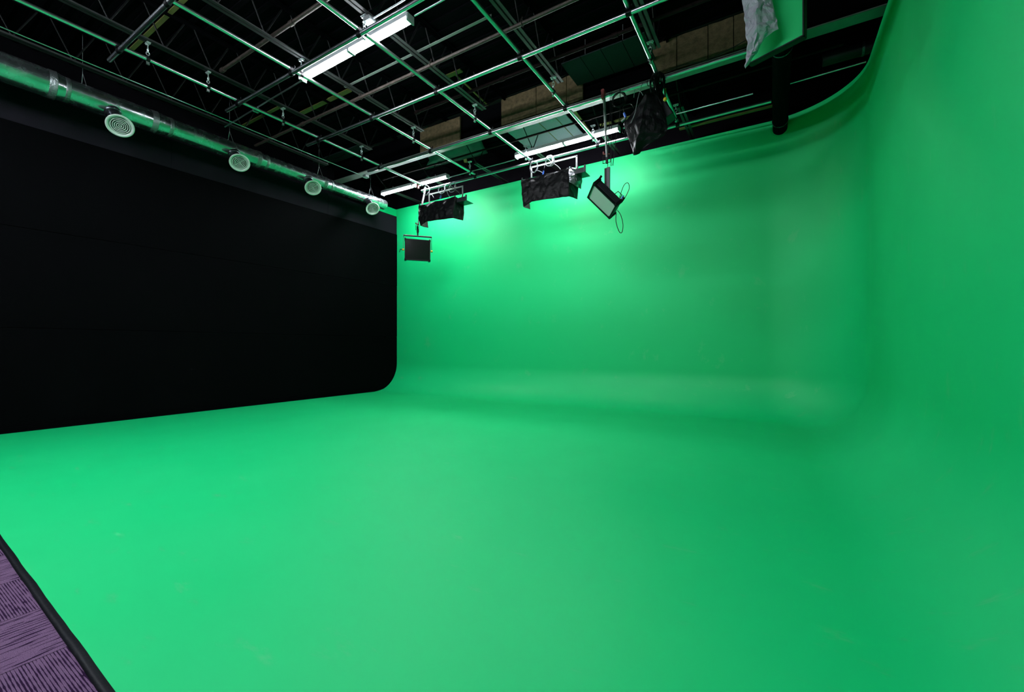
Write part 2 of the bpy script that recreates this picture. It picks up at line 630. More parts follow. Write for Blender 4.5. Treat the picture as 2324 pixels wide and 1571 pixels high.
# pipe clamps at the crossings
cl = thing('pipe_clamp', (PX[0], QY[0], QZ), '', 'clamp', 'black swivel clamps on the pipe grid')
mb = MB(); mb.tube((-0.035, 0, 0), (0.035, 0, 0), 0.038, seg=16); mb.box((0, -0.03, 0.035), (0.06, 0.03, 0.02)); mb.build('lower_collar', 'black', cl)
mb = MB(); mb.tube((0, -0.035, 0.06), (0, 0.035, 0.06), 0.038, seg=16); mb.build('upper_collar', 'black', cl)
mb = MB(); mb.tube((0.028, 0.03, 0.03), (0.028, 0.03, 0.13), 0.006, seg=8); mb.tube((-0.02, 0.04, 0.02), (-0.035, 0.06, 0.12), 0.006, seg=8); mb.tube((0.028, 0.03, 0.10), (0.028, 0.03, 0.115), 0.014, seg=6, smooth=False); mb.build('clamp_bolt', 'black', cl)
ordp = ['nearest the air duct', 'second from the duct', 'third from the duct', 'fourth from the duct', 'fifth from the duct', 'sixth from the duct']
ordq = ['first', 'second', 'third', 'girder-side', 'farthest']
first = True
for i, x in enumerate(PX):
    for j, y in enumerate(QY):
        if (i == 0 and j == 4) or (i == 5):
            continue
        if j == 0 and i > 1 or j == 1 and i > 3:
            continue
        c = cl if first else copy_tree(cl)
        first = False
        c.location = (x, y, QZ)
        c['label'] = 'black clamp joining the %s crosswise pipe to the lengthwise pipe %s' % (ordq[j], ordp[i])

# hangers: beam clamp on the joist, swivel hook, shackle and the collar round the pipe
hg = thing('pipe_hanger', (PX[0], 2.65, PZ), '', 'hanger', 'galvanised pipe hangers')
mb = MB()
mb.box((0, 0, 0.245), (0.10, 0.05, 0.008)); mb.box((-0.03, 0, 0.232), (0.02, 0.04, 0.02)); mb.box((0.03, 0, 0.232), (0.02, 0.04, 0.02))
mb.tube((0, 0, 0.16), (0, 0, 0.243), 0.008, seg=8)
mb.build('beam_clamp', 'zinc', hg)
mb = MB()
ring = [(0.022 * math.cos(t), 0, 0.135 + 0.033 * math.sin(t)) for t in [2 * math.pi * k / 16 for k in range(16)]]
mb.path(ring, 0.0065, closed=True)
mb.build('shackle', 'zinc', hg)
mb = MB()
ring = [(0, 0.02 * math.cos(t), 0.085 + 0.028 * math.sin(t)) for t in [2 * math.pi * k / 16 for k in range(16)]]
mb.path(ring, 0.006, closed=True)
mb.tube((-0.018, 0, 0.057), (0.018, 0, 0.057), 0.008, seg=8)
mb.build('eye_link', 'zinc', hg)
mb = MB()
mb.tube((0, -0.022, 0), (0, 0.022, 0), 0.0375, seg=18)
mb.box((0, 0, 0.045), (0.02, 0.03, 0.03))
mb.build('pipe_collar', 'black', hg)
mb = MB()
mb.box((0, 0, -0.052), (0.008, 0.04, 0.04)); mb.box((0, 0, -0.076), (0.03, 0.04, 0.008))
mb.build('tail_bracket', 'zinc', hg)
HANG = [(0, 2.62), (0, 3.43), (0, 4.71), (0, 6.55), (1, 4.06), (1, 6.55), (2, 3.98), (2, 6.55), (3, 6.58), (4, 6.58), (1, 8.5), (2, 8.5), (3, 8.45), (4, 8.55)]
HL = ['nearest the camera on the pipe by the duct', 'second along the pipe by the duct', 'third along the pipe by the duct',
      'fourth along the pipe by the duct', 'at the left end of the brightest lamp', 'before the girder on the second pipe from the duct',
      'above the middle of the brightest lamp', 'before the girder on the third pipe from the duct',
      'before the girder on the fourth pipe from the duct', 'just left of the tan boards at right', 'beyond the girder on the second pipe from the duct',
      'at the left end of the middle wall lamp', 'behind the long pale drop pole', 'beyond the black cloth at right']
for k, ((pi, y), n) in enumerate(zip(HANG, HL)):
    h = hg if k == 0 else copy_tree(hg)
    h.location = (PX[pi], y, PZ)
    h['label'] = 'galvanised pipe hanger with shackle ' + n

# ------------------------------------------------------------------ services under the roof
def simple_tube(name, p0, p1, r, m, label, cat, group=None):
    mb = MB()
    mb.tube(p0, p1, r, seg=14)
    return tag(mb.build(name, m), label, cat, group)


sp = thing('sprinkler_pipe', (-4.0, 5.18, 5.93), 'rusty iron sprinkler pipe crossing the roof beside the brightest lamp', 'pipe')
mb = MB(); mb.tube((-6.0, 0, 0), (5.2, 0, 0), 0.027, seg=16)
for x in (-4.2, -1.1, 2.3):
    mb.tube((x - 0.05, 0, 0), (x + 0.05, 0, 0), 0.036, seg=16)
mb.build('pipe_run', 'rust', sp)
for x in (-2.42, -0.72, 0.98, 2.62):
    mb = MB()
    mb.path([(x + 0.0, 0.036 * math.cos(t), 0.012 + 0.048 * math.sin(t)) for t in [2 * math.pi * k / 18 for k in range(18)]], 0.006, closed=True)
    mb.tube((x, 0, 0.05), (x, 0, 0.1), 0.006, seg=8)
    mb.build('ring_hanger', 'rust', sp)
for nm, y, x0, x1, z, r, m, lb in (
        ('sprinkler_pipe', 6.23, -6.1, 1.2, 6.04, 0.026, 'redpipe', 'dull red pipe crossing the roof just before the girder'),
        ('sprinkler_pipe', 3.58, -8.0, -3.0, 6.06, 0.028, 'rust', 'short view of rusty pipe above the brightest lamp at top left'),
        ('sprinkler_pipe', 8.25, -9.3, 0.9, 6.04, 0.022, 'redpipe', 'thin dull red pipe beyond the girder behind the wall lamps')):
    t = thing(nm, (0, y, z), lb, 'pipe', 'old red and rusty pipes')
    mb = MB(); mb.tube((x0, 0, 0), (x1, 0, 0), r, seg=14); mb.build('pipe_run', m, t)
    for k in range(int((x1 - x0) / 2)):
        xx = x0 + 0.07 + 2.0 * k
        mb = MB()
        mb.tube((xx - 0.045, 0, 0), (xx + 0.045, 0, 0), r + 0.01, seg=14)
        mb.build('pipe_coupling', m, t)
mb = MB()
mb.box((0, 0, 0), (3.2, 0.045, 0.006)); mb.box((0, 0.02, 0.02), (3.2, 0.006, 0.04))
o = tag(mb.build('bridging_angle', 'girder'), 'pale grey steel angle running beside the brightest lamp between roof joists', 'steel angle')
o.location = (-5.03, 5.0, 6.085)

# conduits and their boxes
simple_tube('conduit', (-9.09, -1.0, 5.80), (-9.07, 7.42, 5.80), 0.009, 'steel_pipe', 'thin conduit running along above the round air duct', 'conduit', 'thin conduits')
simple_tube('conduit', (-9.40, 4.28, 5.80), (-6.72, 4.24, 5.84), 0.012, 'steel_pipe', 'thin conduit leading left from the brightest lamp to the wall', 'conduit', 'thin conduits')
simple_tube('conduit', (-4.14, 4.22, 5.86), (-1.0, 4.22, 5.86), 0.012, 'steel_pipe', 'thin conduit leading right from the end of the brightest lamp', 'conduit', 'thin conduits')
simple_tube('conduit', (-4.72, 4.02, 5.93), (-1.0, 4.02, 5.93), 0.012, 'steel_pipe', 'thin conduit running from the junction box above the brightest lamp', 'conduit', 'thin conduits')
simple_tube('conduit', (-7.28, 8.66, 5.82), (-5.24, 8.66, 5.82), 0.012, 'steel_pipe', 'thin conduit joining the two far wall lamps', 'conduit', 'thin conduits')
simple_tube('conduit', (-2.62, 8.56, 5.82), (-0.32, 8.52, 5.79), 0.012, 'steel_pipe', 'thin conduit going right from the middle wall lamp', 'conduit', 'thin conduits')
simple_tube('conduit', (0.17, 8.50, 5.78), (1.2, 8.46, 5.78), 0.012, 'steel_pipe', 'thin conduit between the black duct and the curved corner', 'conduit', 'thin conduits')


def junction(loc, label, size=0.10):
    t = thing('junction_box', loc, label, 'junction box', 'junction boxes')
    mb = MB(); mb.bevbox((0, 0, 0), (size, size, size * .5), 0.012); mb.build('box_body', 'zinc', t)
    mb = MB(); mb.bevbox((0, 0, -size * .27), (size * 1.05, size * 1.05, 0.006), 0.01)
    for sx in (-1, 1):
        for sy in (-1, 1):
            mb.tube((sx * size * .3, sy * size * .3, -size * .33), (sx * size * .3, sy * size * .3, -size * .27), size * .1, seg=10)
    mb.build('box_cover', 'zinc', t)
    return t


junction((-8.22, 4.28, 5.80), 'small zinc junction box on the conduit left of the brightest lamp')
junction((-4.80, 4.02, 5.93), 'zinc junction box with round knockouts above the brightest lamp', 0.13)
junction((-9.02, 7.44, 5.80), 'zinc junction box at the far end of the long thin conduit', 0.12)

for i in range(2):
    mb = MB()
    for x in (-2.75, -2.1):
        mb.tube((x, 6.85 + i * .6, 6.33), (x, 6.85 + i * .6, 6.63), 0.004, seg=6)
    tag(mb.build('support_wire', 'zinc'), ['thin wires holding the front edge of the dark felt panels', 'thin wires holding the back edge of the dark felt panels'][i], 'wire')

# black duct that runs over the corner and a stub through the right wall
bd = thing('black_duct', (0.09, 4.6, 5.66), 'black round duct running back over the wall top near the corner', 'duct')
mb = MB(); mb.tube((0, 1.6, 0), (0, 5.6, 0), 0.125, seg=28); mb.build('duct_run', 'deck', bd)
mb = MB()
for y in (2.6, 4.9):
    mb.tube((0, y, 0), (0, y + 0.025, 0), 0.134, seg=28)
mb.build('joint_ring', 'dark_metal', bd)
mb = MB(); mb.tube((0, 5.27, 0), (0, 5.299, 0), 0.16, 0.15, seg=28); mb.build('wall_collar', 'wall_paint', bd)
sd = thing('duct_stub', (1.0, 8.42, 5.98), 'short dark duct stub passing over the top of the right wall', 'duct')
mb = MB(); mb.tube((-0.35, 0, 0), (0.9, 0, 0), 0.105, seg=24); mb.build('duct_run', 'black', sd)
mb = MB(); mb.tube((0.14, 0, 0), (0.17, 0, 0), 0.112, seg=24); mb.build('joint_ring', 'dark_metal', sd)

# ------------------------------------------------------------------ insulation and boards
def slab(name, m, label, cat, c, size, group=None, seams=(), wob=0.0):
    mb = MB()
    mb.box((0, 0, 0), size)
    o = mb.build(name, m)
    o.location = c
    return tag(o, label, cat, group)


def boards(x_edges, z0, z1, y, labels, group):
    for i in range(len(x_edges) - 1):
        a, b = x_edges[i] + 0.006, x_edges[i + 1] - 0.006
        n = 10
        mb = MB()
        vs, fs = [], []
        for k in range(n + 1):
            x = a + (b - a) * k / n
            dz = 0.012 * noise.noise((x * 7, y, i)) if 0 < k < n else 0
            dz2 = 0.012 * noise.noise((x * 6, y + 4, i))
            vs += [(x, y, z0 + dz), (x, y, z1 + dz2), (x, y + 0.04, z1 + dz2), (x, y + 0.04, z0 + dz)]
        for k in range(n):
            for q in range(4):
                r = (q + 1) % 4
                fs.append((k * 4 + q, k * 4 + r, (k + 1) * 4 + r, (k + 1) * 4 + q))
        fs += [(0, 3, 2, 1), (n * 4, n * 4 + 1, n * 4 + 2, n * 4 + 3)]
        mb.add(vs, fs)
        tag(mb.build('fibre_board', 'batt'), labels[i], 'board', group)


boards([-7.24, -6.02], 6.03, 6.56, 7.56, ['single brown fibre board above the girder at the left'], 'brown fibre boards along the girder')
boards([-4.92, -4.08, -3.42, -3.08], 6.06, 6.60, 7.56, ['wide brown fibre board, leftmost of the middle three', 'brown fibre board, centre of the middle three', 'narrow brown fibre board beside the dark teal felt'], 'brown fibre boards along the girder')
boards([-1.80, -1.40, -0.92, -0.55, 0.3], 6.06, 6.60, 7.56, ['tan fibre board beside the cable bundle', 'tan fibre board, second from the cable bundle', 'tan fibre board, third from the cable bundle', 'tan fibre board partly behind the grey foil'], 'brown fibre boards along the girder')

for i, (a, b) in enumerate(((-5.45, -4.61), (-4.60, -4.19), (-4.18, -3.94))):
    slab('insulation_panel', 'blanket', ['wide grey insulation panel over the middle wall lamp, left of the seams', 'grey insulation panel between two yellow seams', 'grey insulation panel nearest the yellow curling edge'][i],
         'insulation panel', ((a + b) / 2, 8.82, 6.53), (b - a - 0.006, 1.75, 0.02), 'grey insulation panels over the middle wall lamp')
for i in range(4):
    a = -3.17 + i * 0.36
    slab('felt_panel', 'teal_blanket', ['dark teal felt panel touching the brown boards', 'dark teal felt panel, second from the brown boards', 'dark teal felt panel, third from the brown boards', 'dark felt panel nearest the cable bundle'][i],
         'felt panel', (a + 0.175, 7.15, 6.32), (0.35, 0.72, 0.02), 'dark felt panels before the girder')
for c, s, r, lb in (
        ((-8.4, 2.88, 6.60), (2.4, 0.06, 0.02), 0, 'yellow insulation edge at the upper left corner of the roof'),
        ((-8.2, 5.66, 6.60), (1.7, 0.10, 0.02), 0, 'bright yellow insulation edge right below the brightest lamp'),
        ((-9.9, 5.26, 6.60), (1.7, 0.07, 0.02), 0, 'dim yellow insulation edge left of the brightest lamp'),
        ((-0.85, 9.62, 6.02), (1.75, 0.06, 0.03), 0, 'yellow edge strip under the roof before the black duct'),
        ((-2.75, 9.66, 6.60), (1.5, 0.10, 0.02), 0, 'yellow edge strip behind the long pale drop pole'),
        ((-5.23, 6.36, 6.60), (0.40, 0.09, 0.02), 0.0, 'small yellow flap of insulation beside a roof joist'),
        ((-3.80, 9.35, 6.57), (0.10, 1.3, 0.02), 0.06, 'curling yellow insulation edge above the middle wall lamp'),
        ((-7.15, 9.15, 6.56), (0.09, 0.9, 0.02), 0.55, 'yellow slanting strip on the roof near the left wall lamp'),
        ((-5.25, 7.0, 6.61), (0.03, 1.2, 0.02), 0.06, 'thin yellow seam on the dark roof before the girder')):
    o = slab('yellow_strip', 'yellow_strip', lb, 'insulation strip', c, s, 'yellow insulation edges')
    o.rotation_euler.z = r
for x in (-4.605, -4.185):
    slab('seam_tape', 'yellow_strip', 'thin yellow seam ' + ('left' if x < -4.5 else 'right') + ' of the middle grey insulation panel', 'seam', (x, 9.2, 6.517), (0.016, 1.2, 0.006), 'yellow seams')


def sheet(name, m, rows, label, cat, nx=16, ny=16, amp=0.02, fs=5.0, th=0.004, parent=None, fold=0.0, seed=0.0, group=None, flat=True):
    """crumpled sheet: rows is a list of polylines of 3D points from top to bottom (same count each)"""
    def lerp(poly, t):
        k = t * (len(poly) - 1)
        i = min(int(k), len(poly) - 2)
        return Vector(poly[i]).lerp(Vector(poly[i + 1]), k - i)
    vs = []
    for j in range(ny + 1):
        tj = j / ny * (len(rows) - 1)
        a = min(int(tj), len(rows) - 2)
        for i in range(nx + 1):
            p = lerp(rows[a], i / nx).lerp(lerp(rows[a + 1], i / nx), tj - a)
            q = p * fs + Vector((seed, seed * 1.7, 0))
            n = noise.noise_vector(q) * amp + noise.noise_vector(q * 2.7) * amp * 0.5
            n2 = abs(noise.noise(q * 1.6)) * amp * 1.2
            e = 0.35 if i in (0, nx) or j in (0, ny) else 1.0
            vs.append(p + n * e + Vector((0, -n2 * e, 0)))
    fs_ = [(j * (nx + 1) + i, (j + 1) * (nx + 1) + i, (j + 1) * (nx + 1) + i + 1, j * (nx + 1) + i + 1) for j in range(ny) for i in range(nx)]
    tri = []
    for k, f in enumerate(fs_):
        if (k * 7 + k // 5) % 2:
            tri += [(f[0], f[1], f[2]), (f[0], f[2], f[3])]
        else:
            tri += [(f[0], f[1], f[3]), (f[1], f[2], f[3])]
    mb = MB()
    mb.add(vs, tri, not flat)
    o = mb.build(name, m, parent)
    so = o.modifiers.new('thickness', 'SOLIDIFY')
    so.thickness = th
    so.offset = 0
    if label:
        tag(o, label, cat, group)
    return o


sheet('plastic_sheet', 'sheet', [[(-7.75, 7.95, 6.58), (-6.1, 7.95, 6.58)], [(-7.9, 8.6, 6.40), (-6.2, 8.6, 6.5)], [(-8.5, 9.1, 6.45), (-6.4, 9.2, 6.45)]],
      'wavy grey sheet hanging under the roof over the left wall lamp', 'sheet', 20, 12, 0.05, 2.5, flat=False)
slab('insulation_panel', 'teal_blanket', 'dark slate insulation panel under the roof above the far duct end', 'insulation panel', (-9.9, 7.35, 6.5), (2.0, 0.34, 0.03), 'dark insulation panels')

# ------------------------------------------------------------------ the round air duct with four outlets
dz, dx = 5.60, -9.90
duct = thing('air_duct', (dx, 0, dz), 'long shiny galvanised air duct with four round vents along the black wall', 'air duct')
secs = [(-1.5, 1.98, 0.215), (2.12, 3.30, 0.190), (3.52, 5.18, 0.172), (5.34, 6.84, 0.155), (7.0, 8.86, 0.14)]
for k, (a, b, r) in enumerate(secs):
    mb = MB()
    if k == len(secs) - 1:
        mb.lathe((0, 0, 0), (0, 1, 0), [(r, a), (r, b - 0.03), (r * .93, b - 0.008), (r * .8, b), (0.001, b)], 40)
    else:
        mb.tube((0, a, 0), (0, b, 0), r, seg=48, caps=True)
    mb.build('duct_section', 'duct', duct)
for k in range(4):
    a, ra = secs[k][1], secs[k][2]
    b, rb = secs[k + 1][0], secs[k + 1][2]
    mb = MB()
    mb.lathe((0, 0, 0), (0, 1, 0), [(ra, a), (ra, a + 0.03), (rb, b - 0.02), (rb, b)], 48)
    mb.build('reducer', 'duct', duct)
    mb = MB()
    mb.lathe((0, 0, 0), (0, 1, 0), [(ra, a - 0.07), (ra + 0.004, a - 0.065), (ra + 0.004, a + 0.005), (ra + .007, a + 0.01), (ra + 0.007, a + 0.022), (ra, a + 0.024)], 48)
    mb.lathe((0, 0, 0), (0, 1, 0), [(rb, b - 0.02), (rb + 0.004, b - 0.015), (rb + 0.004, b + 0.035), (rb, b + 0.04)], 48)
    mb.build('joint_tape', 'duct_tape', duct)
for k, (y, r, p1) in enumerate(((2.66, 0.19, (0.29, 2.74, -0.41)), (4.62, 0.172, (0.27, 4.68, -0.33)), (6.32, 0.155, (0.26, 6.37, -0.325)), (8.14, 0.14, (0.25, 8.2, -0.335)))):
    p1 = Vector(p1)
    d = (p1 - Vector((0, y, 0))).normalized()
    p1 = p1 - d * 0.03
    p0 = Vector((0, y, 0)) + d * (r * 0.7)
    mb = MB()
    mb.tube(p0, p1, 0.098, seg=32)
    mb.lathe(Vector((0, y, 0)), d, [(0.125, r * .82), (0.118, r + 0.008), (0.10, r + 0.016)], 32)
    o = mb.build('outlet_pipe', 'dark_metal', duct)
    d = Vector((0.70, -0.22, -0.68)).normalized()
    # diffuser: outer flange cone and concentric rings, sub-part of the outlet
    mb = MB()
    mb.lathe(p1, d, [(0.100, -0.01), (0.112, 0.0), (0.175, 0.018), (0.190, 0.026), (0.192, 0.034), (0.180, 0.038), (0.152, 0.032), (0.144, 0.016), (0.140, -0.005)], 48)
    for q in range(5):
        rr = 0.131 - q * 0.0262
        mb.lathe(p1, d, [(rr, 0.032), (rr - 0.009, 0.036), (rr - 0.011, 0.030), (rr - 0.009, 0.020), (rr, 0.032)], 40)
    a_ = d.orthogonal().normalized()
    for w in (a_, d.cross(a_)):
        mb.tube(p1 + d * 0.014 - w * 0.142, p1 + d * 0.014 + w * 0.142, 0.003, seg=6)
    v = mb.build('vent_diffuser', 'vent_white', o)
    mb = MB()
    mb.lathe(p1, d, [(0.141, 0.004), (0.001, 0.004)], 40)
    mb.build('vent_backing', 'vent_dark', o)
for y, s in ((2.35, .2), (4.62, .18), (6.72, .165), (8.35, .15)):
    mb = MB()
    mb.tube((-s * .9, y, 0.05), (0, y - 0.02, 0.38), 0.003, seg=6)
    mb.tube((s * .9, y, 0.05), (0, y - 0.02, 0.38), 0.003, seg=6)
    mb.tube((0, y - 0.02, 0.38), (0, y - 0.02, 1.04), 0.003, seg=6)
    mb.build('hanging_wire', 'zinc', duct)


# ------------------------------------------------------------------ fluorescent lamps
def fixture(loc, label, tube='tube'):
    t = thing('fluorescent_lamp', loc, label, 'lamp', 'twin tube fluorescent strip lamps')
    mb = MB()
    mb.box((0, 0, 0.047), (2.44, 0.135, 0.066))
    mb.box((0, 0, 0.012), (2.42, 0.02, 0.012))
    mb.build('housing', 'fixture', t)
    for sx in (-1, 1):
        mb = MB(); mb.bevbox((sx * 1.228, 0, 0.012), (0.03, 0.142, 0.11), 0.01); mb.build('end_cap', 'fixture', t)
    mb = MB(); mb.bevbox((0, 0, 0.0), (0.06, 0.13, 0.05), 0.01)
    mb.build('centre_socket', 'fixture', t)
    for sx in (-1, 1):
        for sy in (-1, 1):
            mb = MB(); mb.tube((sx * 0.03, sy * 0.036, -0.005), (sx * 1.215, sy * 0.036, -0.005), 0.0165, seg=12); mb.build('lamp_tube', tube, t)
    mb = MB()
    for x in (-0.8, 0.8):
        mb.tube((x, 0, 0.065), (x, 0, 0.15), 0.006, seg=6)
    mb.build('mounting_rod', 'zinc', t)
    return t


f0 = fixture((-5.45, 4.22, 5.84), 'brightest and nearest lit fluorescent lamp, at the top of the picture')
FIX = [((-3.94, 8.60, 5.84), 'lit fluorescent lamp above the middle black-wrapped light'),
       ((-8.54, 8.66, 5.84), 'small lit fluorescent lamp beyond the far end of the air duct')]
for l, n in FIX:
    t = copy_tree(f0)
    t.location = l
    t['label'] = n


f1 = fixture((-7.6, -0.4, 5.84), 'added fluorescent lamp unseen behind the camera, nearest the black wall', 'tube_added')  # unseen row of extra lamps, added to brighten the studio floor
for x, n in ((-5.0, 'second from the black wall'), (-2.4, 'farthest from the black wall')):
    t = copy_tree(f1)
    t.location.x = x
    t['label'] = 'added fluorescent lamp unseen behind the camera, ' + n

# ------------------------------------------------------------------ cables
def cable(name, pts, r, m, label, group=None, parent=None):
    # Catmull-Rom through the points
    P = [Vector(p) for p in pts]
    P = [P[0]] + P + [P[-1]]
    out = []
    for i in range(1, len(P) - 2):
        for k in range(8):
            t = k / 8
            a, b, c, d = P[i - 1], P[i], P[i + 1], P[i + 2]
            out.append(0.5 * ((2 * b) + (c - a) * t + (2 * a - 5 * b + 4 * c - d) * t * t + (3 * b - a - 3 * c + d) * t ** 3))
    out.append(P[-2])
    mb = MB()
    mb.path(out, r, seg=6)
    o = mb.build(name, m, parent)
    if label:
        tag(o, label, 'cable', group)
    return o


def loops_pts(c, r, n, ax=0, sq=1.0, seed=0, tail=None):
    rnd = random.Random(seed)
    pts = []
    for k in range(int(n * 8)):
        t = 2 * math.pi * k / 8
        rr = r * (1 + rnd.uniform(-.16, .16))
        w = rnd.uniform(-.02, .02)
        if ax == 0:      # loop in the XZ plane
            pts.append((c[0] + rr * math.cos(t), c[1] + w, c[2] + rr * sq * math.sin(t)))
        else:            # loop in the YZ plane
            pts.append((c[0] + w, c[1] + rr * math.cos(t), c[2] + rr * sq * math.sin(t)))
    if tail:
        pts += tail
    return pts


# ------------------------------------------------------------------ soft light panels on drop poles
def soft_light(name, loc, rot, w, h, d, face_mat, label, yoke_top=0.14):
    t = thing(name, loc, label, 'studio light', 'square soft light panels', rot)
    mb = MB()
    mb.bevbox((0, 0.02, 0), (w - 0.02, d - 0.03, h - 0.02), 0.015)
    for k in range(4):
        mb.box((0, -d * .2 + k * 0.025, h / 2 - 0.008), (w * .8, 0.008, 0.012))
    mb.build('body', 'body', t)
    mb = MB()
    b = 0.026
    mb.box((0, -d / 2, h / 2 - b / 2), (w, 0.03, b)); mb.box((0, -d / 2, -h / 2 + b / 2), (w, 0.03, b))
    mb.box((-w / 2 + b / 2, -d / 2, 0), (b, 0.03, h)); mb.box((w / 2 - b / 2, -d / 2, 0), (b, 0.03, h))
    mb.build('front_frame', 'black', t)
    mb = MB(); mb.box((0, -d / 2 + 0.004, 0), (w - 2 * b + 0.004, 0.012, h - 2 * b + 0.004)); mb.build('diffuser', face_mat, t)
    for sx in (-1, 1):
        for sz in (-1, 1):
            mb = MB()
            mb.bevbox((sx * (w / 2 - 0.02), 0, sz * (h / 2 - 0.02)), (0.055, d + 0.03, 0.055), 0.012)
            if sz > 0:
                mb.tube((sx * (w / 2 - .01), d * .5, h / 2), (sx * (w / 2 - .01), d * .62, h / 2 + 0.05), 0.02, seg=10)
            mb.build('corner_guard', 'black', t)
    return t


# left one
sl1 = soft_light('soft_light', (-8.18, 8.45, 3.97), (0.02, 0.01, 0.82), 0.67, 0.56, 0.14, 'dark_diffuser',
                 'unlit square soft light with dark face hanging lowest at left')
mb = MB(); mb.bevbox((0, 0.0, 0.38), (0.75, 0.05, 0.035), 0.008); mb.build('yoke_bar', 'body', sl1)
for sx in (-1, 1):
    mb = MB(); mb.box((sx * 0.37, 0, 0.19), (0.010, 0.045, 0.38)); mb.build('yoke_arm', 'body', sl1)
    mb = MB(); mb.tube((sx * 0.35, 0, 0), (sx * 0.40, 0, 0), 0.028, seg=14); mb.build('yoke_knob', 'yellow', sl1)
mb = MB(); mb.tube((-0.40, 0, 0), (-0.45, 0, 0), 0.010, seg=8); mb.tube((-0.45, 0, 0.005), (-0.47, 0, -0.08), 0.008, seg=8); mb.build('locking_handle', 'black', sl1)
mb = MB(); mb.box((0.0, 0.03, 0.292), (0.55, 0.05, 0.012)); mb.build('top_rail', 'white_pole', sl1)
mb = MB(); mb.tube((0, 0, 0.39), (0, 0, 0.50), 0.02, seg=10); mb.box((0, 0, 0.52), (0.06, 0.06, 0.08)); mb.build('pole_clamp', 'black', sl1)


def drop_pole(loc, z1, label, lean=(0, 0)):
    t = thing('drop_pole', loc, label, 'pole', 'pale telescopic drop poles')
    h = z1 - loc[2]
    mb = MB(); mb.tube((0, 0, 0.02), (lean[0] * .45, lean[1] * .45, h * .45), 0.017, seg=14); mb.build('inner_tube', 'white_pole', t)
    mb = MB(); mb.tube((lean[0] * .42, lean[1] * .42, h * .42), (lean[0], lean[1], h), 0.022, seg=14); mb.build('outer_tube', 'white_pole', t)
    mb = MB(); mb.bevbox((lean[0] * .97, -.02, h - 0.04), (0.055, 0.07, 0.15), 0.01); mb.tube((lean[0], -0.05, h + .02), (lean[0], 0.05, h + .02), 0.03, seg=12); mb.build('top_clamp', 'red', t)
    mb = MB(); mb.tube((0.05, -0.0, 0.07), (-0.06, 0, 0.09), 0.012, seg=8); mb.tube((-0.06, 0, 0.09), (-0.06, 0, 0.13), 0.014, seg=8); mb.build('locking_knob', 'red', t)
    mb = MB()
    mb.path([(-0.07, 0, 0.05), (0.06, 0, 0.05), (0.06, 0, -0.07), (-0.07, 0, -0.07)], 0.007, closed=True)
    mb.box((0, 0, -0.03), (0.03, 0.05, 0.10))
    mb.build('swivel_bracket', 'black', t)
    return t


drop_pole((-8.18, 8.45, 4.60), 5.74, 'pale drop pole carrying the square soft light at left', (0.03, 0.28))

# right one
sl2 = soft_light('soft_light', (-2.494, 7.10, 3.935), (1.20, 0.812, 0.354), 0.56, 0.415, 0.14, 'diffuser',
                 'tilted soft light with pale green lit face hanging on the long pole')
mb = MB(); mb.bevbox((0.0, 0.10, 0.02), (0.44, 0.08, 0.16), 0.01); mb.build('rear_housing', 'body', sl2)
mb = MB()
mb.path([(0.10, 0.05, 0.19), (0.11, 0.12, 0.23), (0.20, 0.12, 0.23), (0.22, 0.05, 0.19)], 0.008)
mb.build('carry_handle', 'black', sl2)
yk = MB()
# the yoke hangs plumb from the pole
inv = (Matrix.Translation(sl2.location) @ Euler(sl2.rotation_euler).to_matrix().to_4x4()).inverted()
A, B = Vector((-2.40, 7.02, 4.42)), Vector((-2.40, 7.02, 4.02))
rotq = (Euler(sl2.rotation_euler).to_matrix().inverted()).to_euler()
mid = inv @ ((A + B) / 2)
yk.box(mid, (0.052, 0.03, 0.42), rotq)
yk.build('yoke_arm', 'body', sl2)
mb = MB(); mb.box(inv @ Vector((-2.47, 7.10, 4.28)), (0.04, 0.05, 0.34), (rotq[0], rotq[1], rotq[2])); mb.build('yoke_arm', 'black', sl2)
mb = MB(); mb.tube(inv @ Vector((-2.40, 6.98, 4.03)), inv @ Vector((-2.40, 7.06, 4.03)), 0.032, seg=14); mb.build('yoke_knob', 'yellow', sl2)
drop_pole((-2.44, 7.06, 4.60), 5.74, 'long pale drop pole hanging beside the coiled cable', (-0.06, 0.02))
cable('power_cable', [(-2.25, 7.15, 3.93), (-2.17, 7.12, 4.10), (-2.10, 7.12, 4.14), (-2.08, 7.14, 4.05), (-2.15, 7.13, 3.90), (-2.20, 7.14, 3.86)], 0.006, 'black', 'thin dark cable looped behind the tilted soft light', 'cables of the tilted soft light')
mb = MB(); mb.tube((-2.24, 7.13, 3.86), (-2.17, 7.12, 3.94), 0.014, seg=10); tag(mb.build('cable_plug', 'blue'), 'blue plug at the back corner of the tilted soft light', 'plug')
cable('power_cable', [(-2.27, 7.1, 3.70), (-2.22, 7.12, 3.62), (-2.18, 7.12, 3.45), (-2.20, 7.12, 3.32), (-2.25, 7.12, 3.35), (-2.30, 7.12, 3.52), (-2.29, 7.1, 3.68)], 0.006, 'black', 'thin dark cable loop dangling below the tilted soft light', 'cables of the tilted soft light')


